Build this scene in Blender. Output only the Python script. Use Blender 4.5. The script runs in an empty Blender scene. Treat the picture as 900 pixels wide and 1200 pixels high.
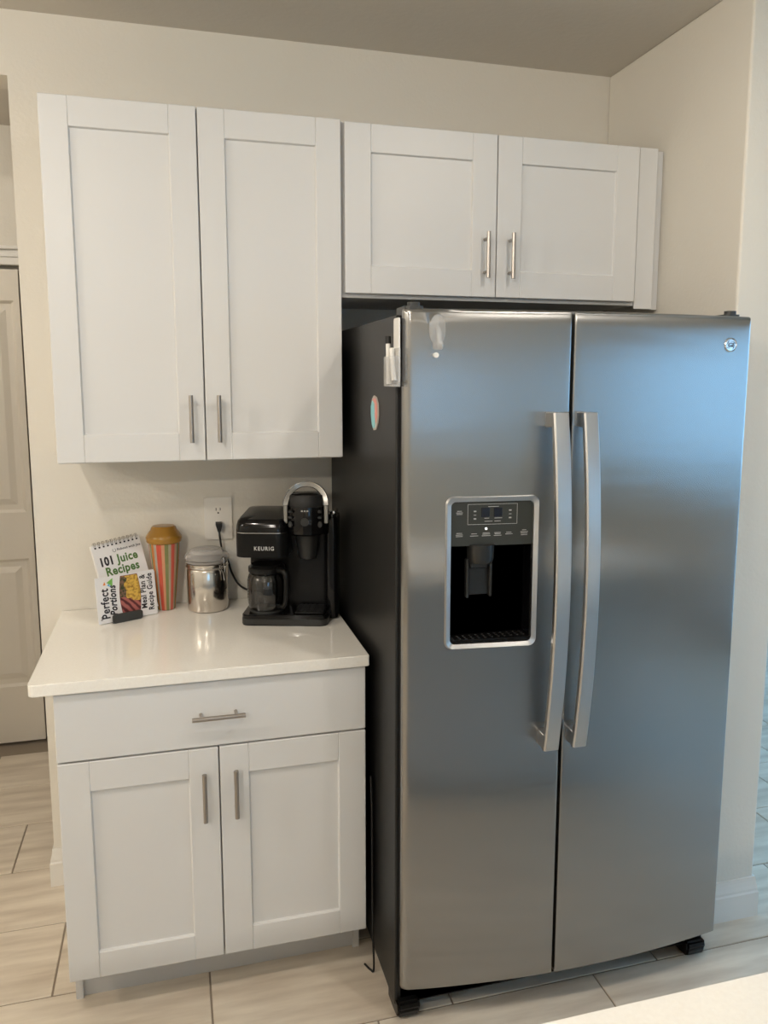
import bpy, bmesh, math, random
from mathutils import Vector, Matrix
random.seed(7)
S = bpy.context.scene
COL = S.collection
PI = math.pi

# ------------------------------------------------------------------ camera
FPX = 938.353
cam_d = bpy.data.cameras.new('camera'); cam = bpy.data.objects.new('camera', cam_d); COL.objects.link(cam)
cam_d.sensor_fit = 'VERTICAL'; cam_d.sensor_height = 36.0
cam_d.lens = FPX / 1200 * 36.0
cam_d.shift_x = -10.174 / 1200; cam_d.shift_y = -24.464 / 1200
yaw, pitch, roll = -0.2686, -0.1377, 0.0015
F = Vector((-math.sin(yaw)*math.cos(pitch), math.cos(yaw)*math.cos(pitch), math.sin(pitch)))
R0 = Vector((math.cos(yaw), math.sin(yaw), 0)); U0 = R0.cross(F)
R_ = R0*math.cos(roll) + U0*math.sin(roll); U_ = -R0*math.sin(roll) + U0*math.cos(roll)
m = Matrix((R_, U_, -F)).transposed().to_4x4(); m.translation = (0.2915, -2.5986, 1.6184)
cam.matrix_world = m
cam_d.clip_start = 0.02
S.camera = cam

# ------------------------------------------------------------------ world, light, exposure
S.view_settings.view_transform = 'Standard'; S.view_settings.look = 'None'
S.view_settings.gamma = 1; S.view_settings.use_curve_mapping = False
S.view_settings.exposure = -0.06
W = bpy.data.worlds.new('sky'); S.world = W; W.use_nodes = True
wb = W.node_tree.nodes['Background']
wb.inputs[0].default_value = (0.30, 0.62, 1.0, 1); wb.inputs[1].default_value = 5.4
CAN_POWER = 15.0          # watts; each lamp below has its own factor of this
CAN_COLOR = (1.0, 0.90, 0.80)

# ------------------------------------------------------------------ materials
def mat(name, color=(.8,.8,.8), rough=.5, metal=0.0, spec=.5, **kw):
    M = bpy.data.materials.new(name); M.use_nodes = True
    b = M.node_tree.nodes['Principled BSDF']
    b.inputs['Base Color'].default_value = (*color, 1)
    b.inputs['Roughness'].default_value = rough
    b.inputs['Metallic'].default_value = metal
    b.inputs['Specular IOR Level'].default_value = spec
    for k, v in kw.items(): b.inputs[k.replace('_', ' ')].default_value = v
    M['bs'] = 1
    return M
def nd(M, t, **kw):
    n = M.node_tree.nodes.new(t)
    for k, v in kw.items(): setattr(n, k, v)
    return n
def lk(M, a, b): M.node_tree.links.new(a, b)
def noise_bump(M, scale, strength, dist=.002, detail=3, stretch=None, coord='Object'):
    b = M.node_tree.nodes['Principled BSDF']
    tc = nd(M, 'ShaderNodeTexCoord'); n = nd(M, 'ShaderNodeTexNoise'); bp = nd(M, 'ShaderNodeBump')
    n.inputs['Scale'].default_value = scale; n.inputs['Detail'].default_value = detail
    bp.inputs['Strength'].default_value = strength; bp.inputs['Distance'].default_value = dist
    src = tc.outputs[coord]
    if stretch:
        mp = nd(M, 'ShaderNodeMapping'); mp.inputs['Scale'].default_value = stretch
        lk(M, src, mp.inputs[0]); src = mp.outputs[0]
    lk(M, src, n.inputs['Vector']); lk(M, n.outputs[0], bp.inputs['Height']); lk(M, bp.outputs[0], b.inputs['Normal'])
    return M
def noise_color(M, c1, c2, scale, detail=4, stretch=(1,1,1), lo=.35, hi=.65, rand=False):
    b = M.node_tree.nodes['Principled BSDF']
    tc = nd(M, 'ShaderNodeTexCoord'); n = nd(M, 'ShaderNodeTexNoise'); cr = nd(M, 'ShaderNodeValToRGB')
    mp = nd(M, 'ShaderNodeMapping'); mp.inputs['Scale'].default_value = stretch
    n.inputs['Scale'].default_value = scale; n.inputs['Detail'].default_value = detail
    cr.color_ramp.elements[0].position = lo; cr.color_ramp.elements[1].position = hi
    cr.color_ramp.elements[0].color = (*c1, 1); cr.color_ramp.elements[1].color = (*c2, 1)
    lk(M, tc.outputs['Object'], mp.inputs[0])
    if rand:
        oi = nd(M, 'ShaderNodeObjectInfo'); mu = nd(M, 'ShaderNodeMath', operation='MULTIPLY'); mu.inputs[1].default_value = 40
        cb = nd(M, 'ShaderNodeCombineXYZ'); va = nd(M, 'ShaderNodeVectorMath', operation='ADD')
        lk(M, oi.outputs['Random'], mu.inputs[0]); lk(M, mu.outputs[0], cb.inputs[0]); lk(M, mu.outputs[0], cb.inputs[1])
        lk(M, mp.outputs[0], va.inputs[0]); lk(M, cb.outputs[0], va.inputs[1]); lk(M, va.outputs[0], n.inputs['Vector'])
    else: lk(M, mp.outputs[0], n.inputs['Vector'])
    lk(M, n.outputs[0], cr.inputs[0]); lk(M, cr.outputs[0], b.inputs['Base Color'])
    return M

m_wall = noise_bump(mat('wall paint', (.72,.685,.61), .7, spec=.3), 90, .35, .002)
m_ceil = noise_bump(mat('ceiling paint', (.66,.62,.55), .85, spec=.2), 60, .4, .002)
m_trim = mat('trim paint', (.76,.74,.69), .4)
m_door = mat('interior door paint', (.74,.69,.60), .45)
m_cab = mat('white cabinet lacquer', (.665,.665,.655), .38, spec=.4)
m_cab2 = mat('white cabinet carcass', (.63,.625,.61), .5)
m_quartz = noise_color(mat('white quartz', (.8,.77,.71), .09), (.845,.815,.75), (.87,.845,.78), 160, 5)
m_tile = noise_color(mat('wood look tile', (.5,.42,.33), .28), (.53,.45,.355), (.74,.665,.55), 3.2, 6, (1.0,7,7), .32, .68, rand=True)
m_grout = mat('tile grout', (.29,.24,.185), .9)
def steel(name, col, rough, aniso=.75, bump=.02):
    M = mat(name, col, rough, 1.0)
    b = M.node_tree.nodes['Principled BSDF']
    b.inputs['Anisotropic'].default_value = aniso
    tg = nd(M, 'ShaderNodeTangent', direction_type='RADIAL', axis='Z'); lk(M, tg.outputs[0], b.inputs['Tangent'])
    if bump: noise_bump(M, 6, bump, .02, 1, (.6,.6,3.5))
    return M
m_steel = steel('brushed stainless steel', (.36,.357,.35), .24, .97, .012)
m_handle_steel = steel('satin steel handle', (.60,.60,.60), .30, .3, 0)
m_nickel = mat('brushed nickel', (.42,.385,.35), .33, 1.0)
m_smoke = mat('smoked grey metal', (.30,.295,.28), .28, .9)
m_rub = mat('grey silicone seal', (.30,.28,.26), .4)
m_chrome = mat('chrome', (.75,.75,.75), .12, 1.0)
m_can = steel('canister steel', (.62,.58,.53), .16, .7, 0)
m_case = noise_bump(mat('dark textured fridge side', (.013,.013,.0125), .42, spec=.4), 400, .15, .0006)
m_black = mat('black plastic', (.005,.005,.005), .28, spec=.22)
m_gloss = mat('gloss black plastic', (.003,.003,.0035), .10, spec=.35)
m_matte = mat('matte black rubber', (.006,.006,.006), .6)
m_dgrey = mat('dark grey plastic', (.035,.037,.036), .4)
m_ddark = mat('charcoal plastic', (.013,.0135,.013), .35)
m_panel = mat('olive grey control panel', (.026,.028,.023), .35)
m_lcd = mat('dark display glass', (.008,.010,.02), .12)
m_print = mat('pale grey print', (.42,.42,.40), .6)
m_led = mat('white indicator', (.9,.9,.9), .4, Emission_Color=(1,1,1,1), Emission_Strength=1.5)
m_white = mat('white plastic', (.80,.79,.76), .35)
m_outlet = mat('white outlet plastic', (.80,.76,.69), .3)
m_paper = mat('white paper', (.78,.77,.75), .6)
m_cover = mat('white printed cover', (.80,.79,.79), .35)
m_ink = mat('black ink', (.012,.010,.016), .5)
m_green = mat('green ink', (.075,.17,.035), .5)
m_orange = mat('orange ink', (.8,.25,.05), .5)
m_lgreen = mat('leaf green ink', (.20,.50,.10), .5)
m_cyan = mat('cyan ink', (.15,.45,.70), .5)
def clear(name, col=(1,1,1), rough=.03, alpha_mix=.75):
    M = bpy.data.materials.new(name); M.use_nodes = True; nt = M.node_tree
    nt.nodes.clear()
    o = nt.nodes.new('ShaderNodeOutputMaterial'); mx = nt.nodes.new('ShaderNodeMixShader')
    t = nt.nodes.new('ShaderNodeBsdfTransparent'); t.inputs[0].default_value = (*col, 1)
    g = nt.nodes.new('ShaderNodeBsdfGlossy'); g.inputs['Roughness'].default_value = rough
    fr = nt.nodes.new('ShaderNodeLayerWeight'); fr.inputs[0].default_value = .5
    pw = nt.nodes.new('ShaderNodeMath'); pw.operation = 'POWER'; pw.inputs[1].default_value = 4
    ad = nt.nodes.new('ShaderNodeMath'); ad.operation = 'MULTIPLY_ADD'; ad.inputs[1].default_value = .8; ad.inputs[2].default_value = .04 if alpha_mix > .8 else .09
    nt.links.new(fr.outputs['Facing'], pw.inputs[0]); nt.links.new(pw.outputs[0], ad.inputs[0]); nt.links.new(ad.outputs[0], mx.inputs[0])
    nt.links.new(t.outputs[0], mx.inputs[1]); nt.links.new(g.outputs[0], mx.inputs[2]); nt.links.new(mx.outputs[0], o.inputs[0])
    return M
m_glass = clear('clear glass', (.96,.98,.98), .02, .9)
m_clear = clear('clear plastic', (.965,.965,.96), .08, .75)
m_carafe = clear('smoky carafe glass', (.30,.29,.28), .06, .78)
m_amber = mat('amber plastic lid', (.55,.28,.04), .18, Transmission_Weight=.45)
m_hook = mat('frosted clear plastic', (.75,.75,.74), .15, Alpha=.22)
m_lid = mat('clear acrylic lid', (.70,.68,.66), .08, Alpha=.38)

# ------------------------------------------------------------------ mesh helpers
def box(bm, x0, x1, y0, y1, z0, z1, bev=0, seg=1):
    x0, x1 = sorted((x0, x1)); y0, y1 = sorted((y0, y1)); z0, z1 = sorted((z0, z1))
    r = bmesh.ops.create_cube(bm, size=1)
    for v in r['verts']:
        v.co = Vector(((x0+x1)/2 + v.co.x*(x1-x0), (y0+y1)/2 + v.co.y*(y1-y0), (z0+z1)/2 + v.co.z*(z1-z0)))
    if bev:
        es = {e for v in r['verts'] for e in v.link_edges}
        bmesh.ops.bevel(bm, geom=list(es), offset=bev, segments=seg, affect='EDGES', profile=.5)
    return bm
def B(*a, **k):
    return box(bmesh.new(), *a, **k)
def prism(bm, pts, z0, z1, axis='z'):
    """extrude a closed polygon; axis z: pts are (x,y); axis y: pts (x,z) extruded along y; axis x: pts (y,z)"""
    def mk(p, t):
        return Vector((p[0], p[1], t)) if axis == 'z' else Vector((p[0], t, p[1])) if axis == 'y' else Vector((t, p[0], p[1]))
    a = [bm.verts.new(mk(p, z0)) for p in pts]; b = [bm.verts.new(mk(p, z1)) for p in pts]
    n = len(pts)
    fs = [bm.faces.new(a[::-1]), bm.faces.new(b)]
    for i in range(n): fs.append(bm.faces.new((a[i], a[(i+1) % n], b[(i+1) % n], b[i])))
    bmesh.ops.recalc_face_normals(bm, faces=fs)
    return bm
def rrect(x0, x1, y0, y1, r, seg=6, radii=None):
    pts = []
    rr = radii or (r, r, r, r)
    for (cx, cy, a0, q) in ((x1, y1, 0, rr[0]), (x0, y1, 90, rr[1]), (x0, y0, 180, rr[2]), (x1, y0, 270, rr[3])):
        sx = -1 if cx == x1 else 1; sy = -1 if cy == y1 else 1
        for i in range(seg+1):
            a = math.radians(a0 + 90*i/seg)
            pts.append((cx + sx*q + q*math.cos(a), cy + sy*q + q*math.sin(a)))
    return pts
def lathe(bm, prof, c=(0,0,0), seg=48, cap=True):
    rings = []
    for r, z in prof:
        rings.append([bm.verts.new((c[0]+r*math.cos(2*PI*i/seg), c[1]+r*math.sin(2*PI*i/seg), c[2]+z)) for i in range(seg)])
    fs = []
    for a, b in zip(rings, rings[1:]):
        for i in range(seg): fs.append(bm.faces.new((a[i], a[(i+1) % seg], b[(i+1) % seg], b[i])))
    if cap:
        fs.append(bm.faces.new(rings[0][::-1])); fs.append(bm.faces.new(rings[-1]))
    bmesh.ops.recalc_face_normals(bm, faces=fs)
    return bm
def tube(bm, pts, r, seg=10, smooth_n=0, cap=True):
    P = [Vector(p) for p in pts]
    if smooth_n:
        Q = []
        for i in range(len(P)-1):
            p0 = P[max(i-1,0)]; p1 = P[i]; p2 = P[i+1]; p3 = P[min(i+2, len(P)-1)]
            for k in range(smooth_n):
                t = k/smooth_n
                Q.append(.5*((2*p1) + (p2-p0)*t + (2*p0-5*p1+4*p2-p3)*t*t + (3*p1-p0-3*p2+p3)*t*t*t))
        Q.append(P[-1]); P = Q
    rings = []; up = None
    for i, p in enumerate(P):
        d = (P[min(i+1, len(P)-1)] - P[max(i-1, 0)]).normalized()
        if up is None: up = Vector((0,0,1)) if abs(d.z) < .9 else Vector((1,0,0))
        s = d.cross(up).normalized(); up = s.cross(d).normalized()
        rings.append([bm.verts.new(p + (s*math.cos(2*PI*k/seg) + up*math.sin(2*PI*k/seg))*r) for k in range(seg)])
    fs = []
    for a, b in zip(rings, rings[1:]):
        for k in range(seg): fs.append(bm.faces.new((a[k], a[(k+1) % seg], b[(k+1) % seg], b[k])))
    if cap: fs += [bm.faces.new(rings[0][::-1]), bm.faces.new(rings[-1])]
    bmesh.ops.recalc_face_normals(bm, faces=fs)
    return bm
def T(*a, **k): return tube(bmesh.new(), *a, **k)
def L(*a, **k): return lathe(bmesh.new(), *a, **k)
def disc_y(bm, cx, cz, rx, rz, y0, y1, seg=24):
    return prism(bm, [(cx+rx*math.cos(2*PI*i/seg), cz+rz*math.sin(2*PI*i/seg)) for i in range(seg)], y0, y1, 'y')

def obj(name, bm, material, parent=None, smooth=False):
    me = bpy.data.meshes.new(name); bm.to_mesh(me); bm.free()
    me.materials.append(material)
    if smooth:
        for p in me.polygons: p.use_smooth = True
        try: me.set_sharp_from_angle(angle=math.radians(38))
        except Exception: pass
    o = bpy.data.objects.new(name, me); COL.objects.link(o)
    if parent is not None:
        o.parent = parent
        o.matrix_parent_inverse = Matrix(parent['inv']) if 'inv' in parent else Matrix.Identity(4)
        if 'inv' in parent: o['inv'] = parent['inv']
    return o
def empty(name, label, cat, loc, rz=0, group=None, local=False):
    e = bpy.data.objects.new(name, None); COL.objects.link(e); e.empty_display_size = .05
    e.location = loc; e.rotation_euler = (0, 0, rz)
    e['label'] = label; e['category'] = cat
    if group: e['group'] = group
    if not local: PENDING[e] = Vector(loc)
    return e
PENDING = {}
def put(name, bm, material, parent, smooth=False, label=None):
    """child whose mesh is given in world coordinates; the object's own origin goes to the parent's base"""
    root = parent
    while root.parent is not None: root = root.parent
    off = PENDING.get(root)
    if off is not None:
        bmesh.ops.translate(bm, verts=bm.verts, vec=-off)
    o = obj(name, bm, material, None, smooth)
    o.parent = parent
    if label: o['label'] = label
    return o
def struct(name, bm, material, smooth=False):
    o = obj(name, bm, material, None, smooth); o['kind'] = 'structure'; return o
def text_bm(s, size, bold=0.0, depth=.0003, mtx=None, align='LEFT', shear=0, xs=1.0, sp=1.08):
    cu = bpy.data.curves.new('t', 'FONT'); cu.body = s; cu.size = size; cu.offset = bold; cu.extrude = depth
    cu.align_x = align; cu.shear = shear; cu.resolution_u = 3; cu.space_character = sp
    o = bpy.data.objects.new('t', cu); COL.objects.link(o)
    dg = bpy.context.evaluated_depsgraph_get()
    me = o.evaluated_get(dg).to_mesh()
    bm = bmesh.new(); bm.from_mesh(me)
    o.evaluated_get(dg).to_mesh_clear()
    bpy.data.objects.remove(o); bpy.data.curves.remove(cu)
    bmesh.ops.transform(bm, matrix=Matrix.Diagonal((xs,1,1,1)), verts=bm.verts)
    if mtx: bmesh.ops.transform(bm, matrix=mtx, verts=bm.verts)
    return bm
RX90 = Matrix.Rotation(PI/2, 4, 'X')     # text lying in xy -> upright facing -y

# ------------------------------------------------------------------ room shell
CZ = 2.643          # ceiling height
XR = 1.772; XE = 1.95; YR = -.715      # stub wall beside the fridge
XO0, XO1, ZO = -1.12, -.122, 2.468     # opening to the hall on the left
YD = 1.126
X0, X1, Y0, Y1 = -3.0, 4.6, -6.6, 3.2
bm = bmesh.new()
box(bm, XO1, XE, 0, .12, 0, CZ); box(bm, XO0, XO1, 0, .12, ZO, CZ); box(bm, X0, XO0, 0, .12, 0, CZ)
struct('wall_back', bm, m_wall)
struct('wall_right', B(XR, XE, YR, 0, 0, CZ, bev=.006, seg=2), m_wall)
bm = B(X0, -1.16, YD, YD+.12, 0, CZ); box(bm, -.29, XE, YD, YD+.12, 0, CZ); box(bm, -1.16, -.29, YD, YD+.12, 2.09, CZ); box(bm, -1.3, -.15, YD+.05, YD+.12, 0, 2.2)  # last box is an added backing that blocks sky light at the door gap
box(bm, XE-.12, XE, .12, YD, 0, CZ); box(bm, XE-.12, XE, YD+.12, Y1, 0, CZ)
struct('wall_hall', bm, m_wall)
struct('wall_left', B(X0-.12, X0, Y0, YD+.12, 0, CZ), m_wall)
struct('wall_far', B(XE, X1, Y1, Y1+.12, 0, CZ), m_wall)
def wall_x(x0, x1, y0, y1, holes):
    bm = bmesh.new(); y = y0
    for (a, b, z0, z1) in holes:
        box(bm, x0, x1, y, a, 0, CZ); box(bm, x0, x1, a, b, z1, CZ)
        if z0 > 0.01: box(bm, x0, x1, a, b, 0, z0)
        y = b
    box(bm, x0, x1, y, y1, 0, CZ); return bm
W1 = (-6.4, -2.5, .75, 1.98); W2 = (-2.1, 1.9, .0, 2.15)
struct('wall_east', wall_x(X1, X1+.15, Y0, Y1, (W1, W2)), m_wall)
W3 = (.1, 1.3, 1.0, 1.9)
bm = bmesh.new(); box(bm, X0, W3[0], Y0-.15, Y0, 0, CZ); box(bm, W3[1], X1, Y0-.15, Y0, 0, CZ)
box(bm, W3[0], W3[1], Y0-.15, Y0, 0, W3[2]); box(bm, W3[0], W3[1], Y0-.15, Y0, W3[3], CZ)
struct('wall_front', bm, m_wall)
struct('ceiling', B(X0-.12, X1+.15, Y0-.15, Y1+.12, CZ, CZ+.1), m_ceil)
fl = struct('floor', B(X0-.12, X1+.15, Y0-.15, Y1+.12, -.12, -.003), m_grout)
g = obj('ground', B(X1+.15, 16, -14, 10, -.2, -.13), mat('patio concrete', (.45,.44,.42), .8)); g['kind'] = 'structure'

# windows; the ones with blinds are seen only in the refrigerator's reflection
def window(name, axis, pos, a0, a1, z0, z1, blinds=True):
    def bx(a, b, d0, d1, c0, c1, bm):
        if axis == 'x': box(bm, pos+d0, pos+d1, a, b, c0, c1)
        else: box(bm, a, b, pos-d1, pos-d0, c0, c1)
    w = bmesh.new(); t = .05
    bx(a0, a1, .05, .10, z1-t, z1, w); bx(a0, a1, .05, .10, z0, z0+t, w)
    n = 3 if a1-a0 > 2.5 else 2
    for i in range(n+1):
        c = a0 + (a1-a0-t)*i/n; bx(c, c+t, .05, .10, z0+t, z1-t, w)
    wo = struct(name, w, m_trim)
    p = bmesh.new(); bx(a0+t, a1-t, .072, .078, z0+t, z1-t, p)
    o = obj('pane', p, m_glass, wo)
    if blinds:
        base = None; zz = z1-.08
        while zz > z0+.05:
            s = bmesh.new()
            if base is None:
                if axis == 'x':
                    prism(s, [(pos+.002, -.012), (pos+.004, -.014), (pos+.042, .012), (pos+.040, .014)], a0+.02, a1-.02, 'y')
                    for v in s.verts: pass
                else:
                    prism(s, [(pos-.002, -.012), (pos-.004, -.014), (pos-.042, .012), (pos-.040, .014)], a0+.02, a1-.02, 'x')
                base = obj('slat', s, m_white, wo); base.location.z = zz
            else:
                s.free(); c = base.copy(); COL.objects.link(c); c.location.z = zz
            zz -= .058
    return wo
window('window_1', 'x', X1, *W1)
window('window_2', 'x', X1, *W2, blinds=False)  # unseen window, widened to put blue daylight on the stub wall's end
window('window_3', 'y', Y0, *W3)

# floor tiles, 305 x 610 mm with a one-third stagger
TW, TL, GR = .305, .61, .005
tb = B(-TL/2+GR/2, TL/2-GR/2, -TW/2+GR/2, TW/2-GR/2, -.010, 0, bev=.0012)
tile0 = None; tme = None
row0 = -.51          # row k spans y in [row0-TW*(k+1), row0-TW*k]; joint offset .339 at k=0
for k in range(-12, 8):
    y1 = row0 - TW*k
    off = .339 - (.61/3)*k
    i0 = math.floor((-1.2-off)/TL); i1 = math.ceil((4.6-off)/TL)
    if k < -5: i0 = math.floor((1.5-off)/TL)
    for i in range(i0, i1):
        xa = off + TL*i; xc = xa + TL/2
        if xa + TL > X1: continue
        if tile0 is None:
            tile0 = obj('floor_tile', tb, m_tile, fl); c = tile0
        else:
            c = tile0.copy(); COL.objects.link(c)
        c.location = (xc, y1 - TW/2, 0)
# the tiles nobody sees, beyond the ones built singly
bm = bmesh.new()
for k in range(8, 20):
    y1 = row0 - TW*k; off = .339 - (.61/3)*k
    if y1-TW < Y0: break
    for i in range(math.ceil((X0-off)/TL), math.floor((X1-off)/TL)):
        xa = off + TL*i; box(bm, xa+GR/2, xa+TL-GR/2, y1-TW+GR/2, y1-GR/2, -.01, 0)
for k in range(-5, 8):
    y1 = row0 - TW*k; off = .339 - (.61/3)*k
    i0 = math.floor((-1.2-off)/TL)
    for i in range(math.ceil((X0-off)/TL), i0):
        xa = off + TL*i; box(bm, xa+GR/2, xa+TL-GR/2, y1-TW+GR/2, y1-GR/2, -.01, 0)
o = obj('floor_tile', bm, m_tile, fl); o['kind'] = 'stuff'

# baseboards: profile (distance from wall, height)
def baseboard(name, path, h=.125, t=.014):
    """path: outward-facing polyline of wall corners, wall on the left-hand side"""
    prof = [(0,0), (t,0), (t,h*.62), (t*.8,h*.66), (t*.8,h*.72), (t*.62,h*.80), (t*.45,h*.90), (t*.35,h), (0,h)]
    bm = bmesh.new(); rings = []
    n = len(path)
    for i, p in enumerate(path):
        p = Vector(p)
        d0 = (p - Vector(path[i-1])).normalized() if i else (Vector(path[1])-p).normalized()
        d1 = (Vector(path[i+1])-p).normalized() if i < n-1 else d0
        n0 = Vector((d0.y, -d0.x)); n1 = Vector((d1.y, -d1.x)); mt = (n0+n1)
        mt = mt/(mt.dot(n0)) if mt.length > 1e-6 else n0
        rings.append([bm.verts.new((p.x+mt.x*a, p.y+mt.y*a, z)) for a, z in prof])
    for a, b in zip(rings, rings[1:]):
        for j in range(len(prof)): bm.faces.new((a[j], a[(j+1) % len(prof)], b[(j+1) % len(prof)], b[j]))
    bm.faces.new(rings[0]); bm.faces.new(rings[-1][::-1])
    bmesh.ops.recalc_face_normals(bm, faces=bm.faces)
    return struct(name, bm, m_trim)
baseboard('baseboard_back', [(XO1, .12), (XO1, 0), (-.012, 0)])
baseboard('baseboard_right', [(XR, -.05), (XR, YR), (XE, YR), (XE, 1.0)])
baseboard('baseboard_hall', [(-.22, YD), (XE-.13, YD)])

# hall door: two raised panels, dark gap round it, casing with a moulded head
bm = bmesh.new()
xr = -.307; xl = xr-.813; yd = YD-.004
def raised(bm, a, b, c, d):
    """recessed bevel then raised field, faces -y, in the slab's face plane yd"""
    levels = ((0, 0), (.012, .010), (.034, .010), (.060, .002))
    prev = None
    for ins, dep in levels:
        ring = [bm.verts.new((x, yd+dep, z)) for x, z in ((a+ins,c+ins),(b-ins,c+ins),(b-ins,d-ins),(a+ins,d-ins))]
        if prev:
            for j in range(4): bm.faces.new((prev[j], prev[(j+1)%4], ring[(j+1)%4], ring[j]))
        prev = ring
    bm.faces.new(prev)
PA = (xl+.11, xr-.022)
zs = [.012, .27, .845, 1.05, 1.945, 2.072]
for a, b in ((0,1), (2,3), (4,5)):
    v = [bm.verts.new((x, yd, z)) for x, z in ((xl, zs[a]), (xr, zs[a]), (xr, zs[b]), (xl, zs[b]))]; bm.faces.new(v)
for a, b in ((1,2), (3,4)):
    for x_0, x_1 in ((xl, PA[0]), (PA[1], xr)):
        v = [bm.verts.new((x, yd, z)) for x, z in ((x_0, zs[a]), (x_1, zs[a]), (x_1, zs[b]), (x_0, zs[b]))]; bm.faces.new(v)
    raised(bm, PA[0], PA[1], zs[a], zs[b])
box(bm, xl, xr, yd+.012, yd+.035, zs[0], zs[-1])
bmesh.ops.recalc_face_normals(bm, faces=bm.faces)
dr = struct('door_1', bm, m_door)
kb = bmesh.new(); lathe(kb, [(.012,0),(.012,.03),(.026,.04),(.028,.055),(.02,.068),(.004,.07)], seg=24)
bmesh.ops.transform(kb, matrix=Matrix.Translation((xl+.07, yd, .95)) @ Matrix.Rotation(PI/2, 4, 'X'), verts=kb.verts)
obj('door_knob', kb, m_nickel, dr, True)
bm = bmesh.new()
box(bm, xl-.075, xr+.075, YD-.018, YD, 2.088, 2.150, bev=.003); box(bm, xl-.085, xr+.085, YD-.028, YD, 2.150, 2.165, bev=.003)
box(bm, xl-.075, xr+.075, YD-.023, YD, 2.120, 2.132, bev=.002)
for a, b in ((xl-.075, xl-.008), (xr+.008, xr+.075)): box(bm, a, b, YD-.016, YD, 0, 2.088, bev=.004)
struct('trim_1', bm, m_trim)

# ------------------------------------------------------------------ recessed ceiling lights
for x, y, pw, dome, where in ((-.45,-1.65,.6,0,'nearest the tall wall cabinet'), (1.35,-1.65,.7,0,'in front of the refrigerator'),
        (-.45,-2.6,1.0,1,'over the left end of the island'), (1.5,-2.75,.16,1,'over the right end of the island'),
        (-1.2,-4.6,2.8,1,'behind the island on the left'), (2.0,-4.6,.6,1,'behind the island on the right'),
        (-2.3,-1.5,2.1,1,'left of the kitchen, added to brighten the right wall'), (-1.0,.6,.42,1,'in the hall before the door')):  # lamp left of the kitchen is unseen, added to brighten the right wall
    e = empty('ceiling_light', ('domed ceiling light ' if dome else 'round recessed ceiling light ') + where, 'light', (x, y, CZ), group='ceiling lights')
    if dome:
        put('base', L([(.12,-.001),(.13,-.006),(.13,-.02),(.118,-.022)], (x,y,CZ), 40), m_trim, e, True)
        put('dome', L([(.118,-.022),(.115,-.06),(.095,-.105),(.06,-.135),(.02,-.148),(.004,-.149)], (x,y,CZ), 40), m_glass, e, True)
        ld = bpy.data.lights.new('lamp', 'POINT'); ld.shadow_soft_size = .05; dz = -.085
    else:
        put('trim_ring', L([(.058,-.001),(.085,-.001),(.088,-.006),(.06,-.010),(.055,-.004)], (x,y,CZ), 32, False), m_trim, e, True)
        ld = bpy.data.lights.new('lamp', 'AREA'); ld.shape = 'DISK'; ld.size = .10; dz = -.014
    ld.energy = CAN_POWER*pw*(2.2 if dome else 1); ld.color = CAN_COLOR
    lo = bpy.data.objects.new('lamp', ld); COL.objects.link(lo); lo.parent = e; lo.location = (0, 0, dz)

# ------------------------------------------------------------------ cabinets
def shaker(parent, x0, x1, y, z0, z1, st, rt, rb, th=.019):
    """door in plane y (front), growing back; frame = stiles and rails, recessed panel"""
    bm = bmesh.new(); bv = .0016
    for a, b in ((x0, x0+st), (x1-st, x1)): box(bm, a, b, y, y+th, z0, z1, bev=bv)
    box(bm, x0+st, x1-st, y+.0002, y+th, z1-rt, z1, bev=bv); box(bm, x0+st, x1-st, y+.0002, y+th, z0, z0+rb, bev=bv)
    d = put('door', bm, m_cab, parent)
    # bevelled lip round the panel
    a, b, c, e = x0+st, x1-st, z0+rb, z1-rt
    bm = bmesh.new(); prev = None
    for ins, dep in ((-.001, .004), (.0022, .0085), (.03, .0085)):
        ring = [bm.verts.new((px, y+dep, pz)) for px, pz in ((a+ins,c+ins),(b-ins,c+ins),(b-ins,e-ins),(a+ins,e-ins))]
        if prev:
            for j in range(4): bm.faces.new((prev[j], prev[(j+1)%4], ring[(j+1)%4], ring[j]))
        prev = ring
    bm.faces.new(prev)
    box(bm, a-.004, b+.004, y+.012, y+.017, c-.004, e+.004)
    bmesh.ops.recalc_face_normals(bm, faces=bm.faces)
    put('panel', bm, m_cab, d)
    return d
def pull(parent, x, y, z0, z1, horiz=False):
    r = .0058; so = .032
    bm = bmesh.new()
    if horiz:      # x is a pair
        tube(bm, [(x[0], y-so, z0), (x[1], y-so, z0)], r, 14)
        for px in (x[0]+.022, x[1]-.022): tube(bm, [(px, y, z0), (px, y-so+.002, z0)], .0045, 12)
    else:
        tube(bm, [(x, y-so, z0), (x, y-so, z1)], r, 14)
        for pz in (z0+.018, z1-.018): tube(bm, [(x, y, pz), (x, y-so+.002, pz)], .0045, 12)
    put('handle', bm, m_nickel, parent, True, 'brushed nickel bar handle')

YU = -.372
e = empty('wall_cabinet', 'tall white shaker wall cabinet above the coffee maker, with two long doors', 'cabinet', (.379, -.17, 1.399))
put('body', B(0.001, .757, YU+.020, -.001, 1.399, 2.314, bev=.001), m_cab2, e)
d = shaker(e, .001, .3775, YU, 1.402, 2.314, .068, .073, .073); pull(d, .342, YU, 1.452, 1.578)
d = shaker(e, .3810, .757, YU, 1.402, 2.314, .068, .073, .073); pull(d, .415, YU, 1.452, 1.578)

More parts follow.
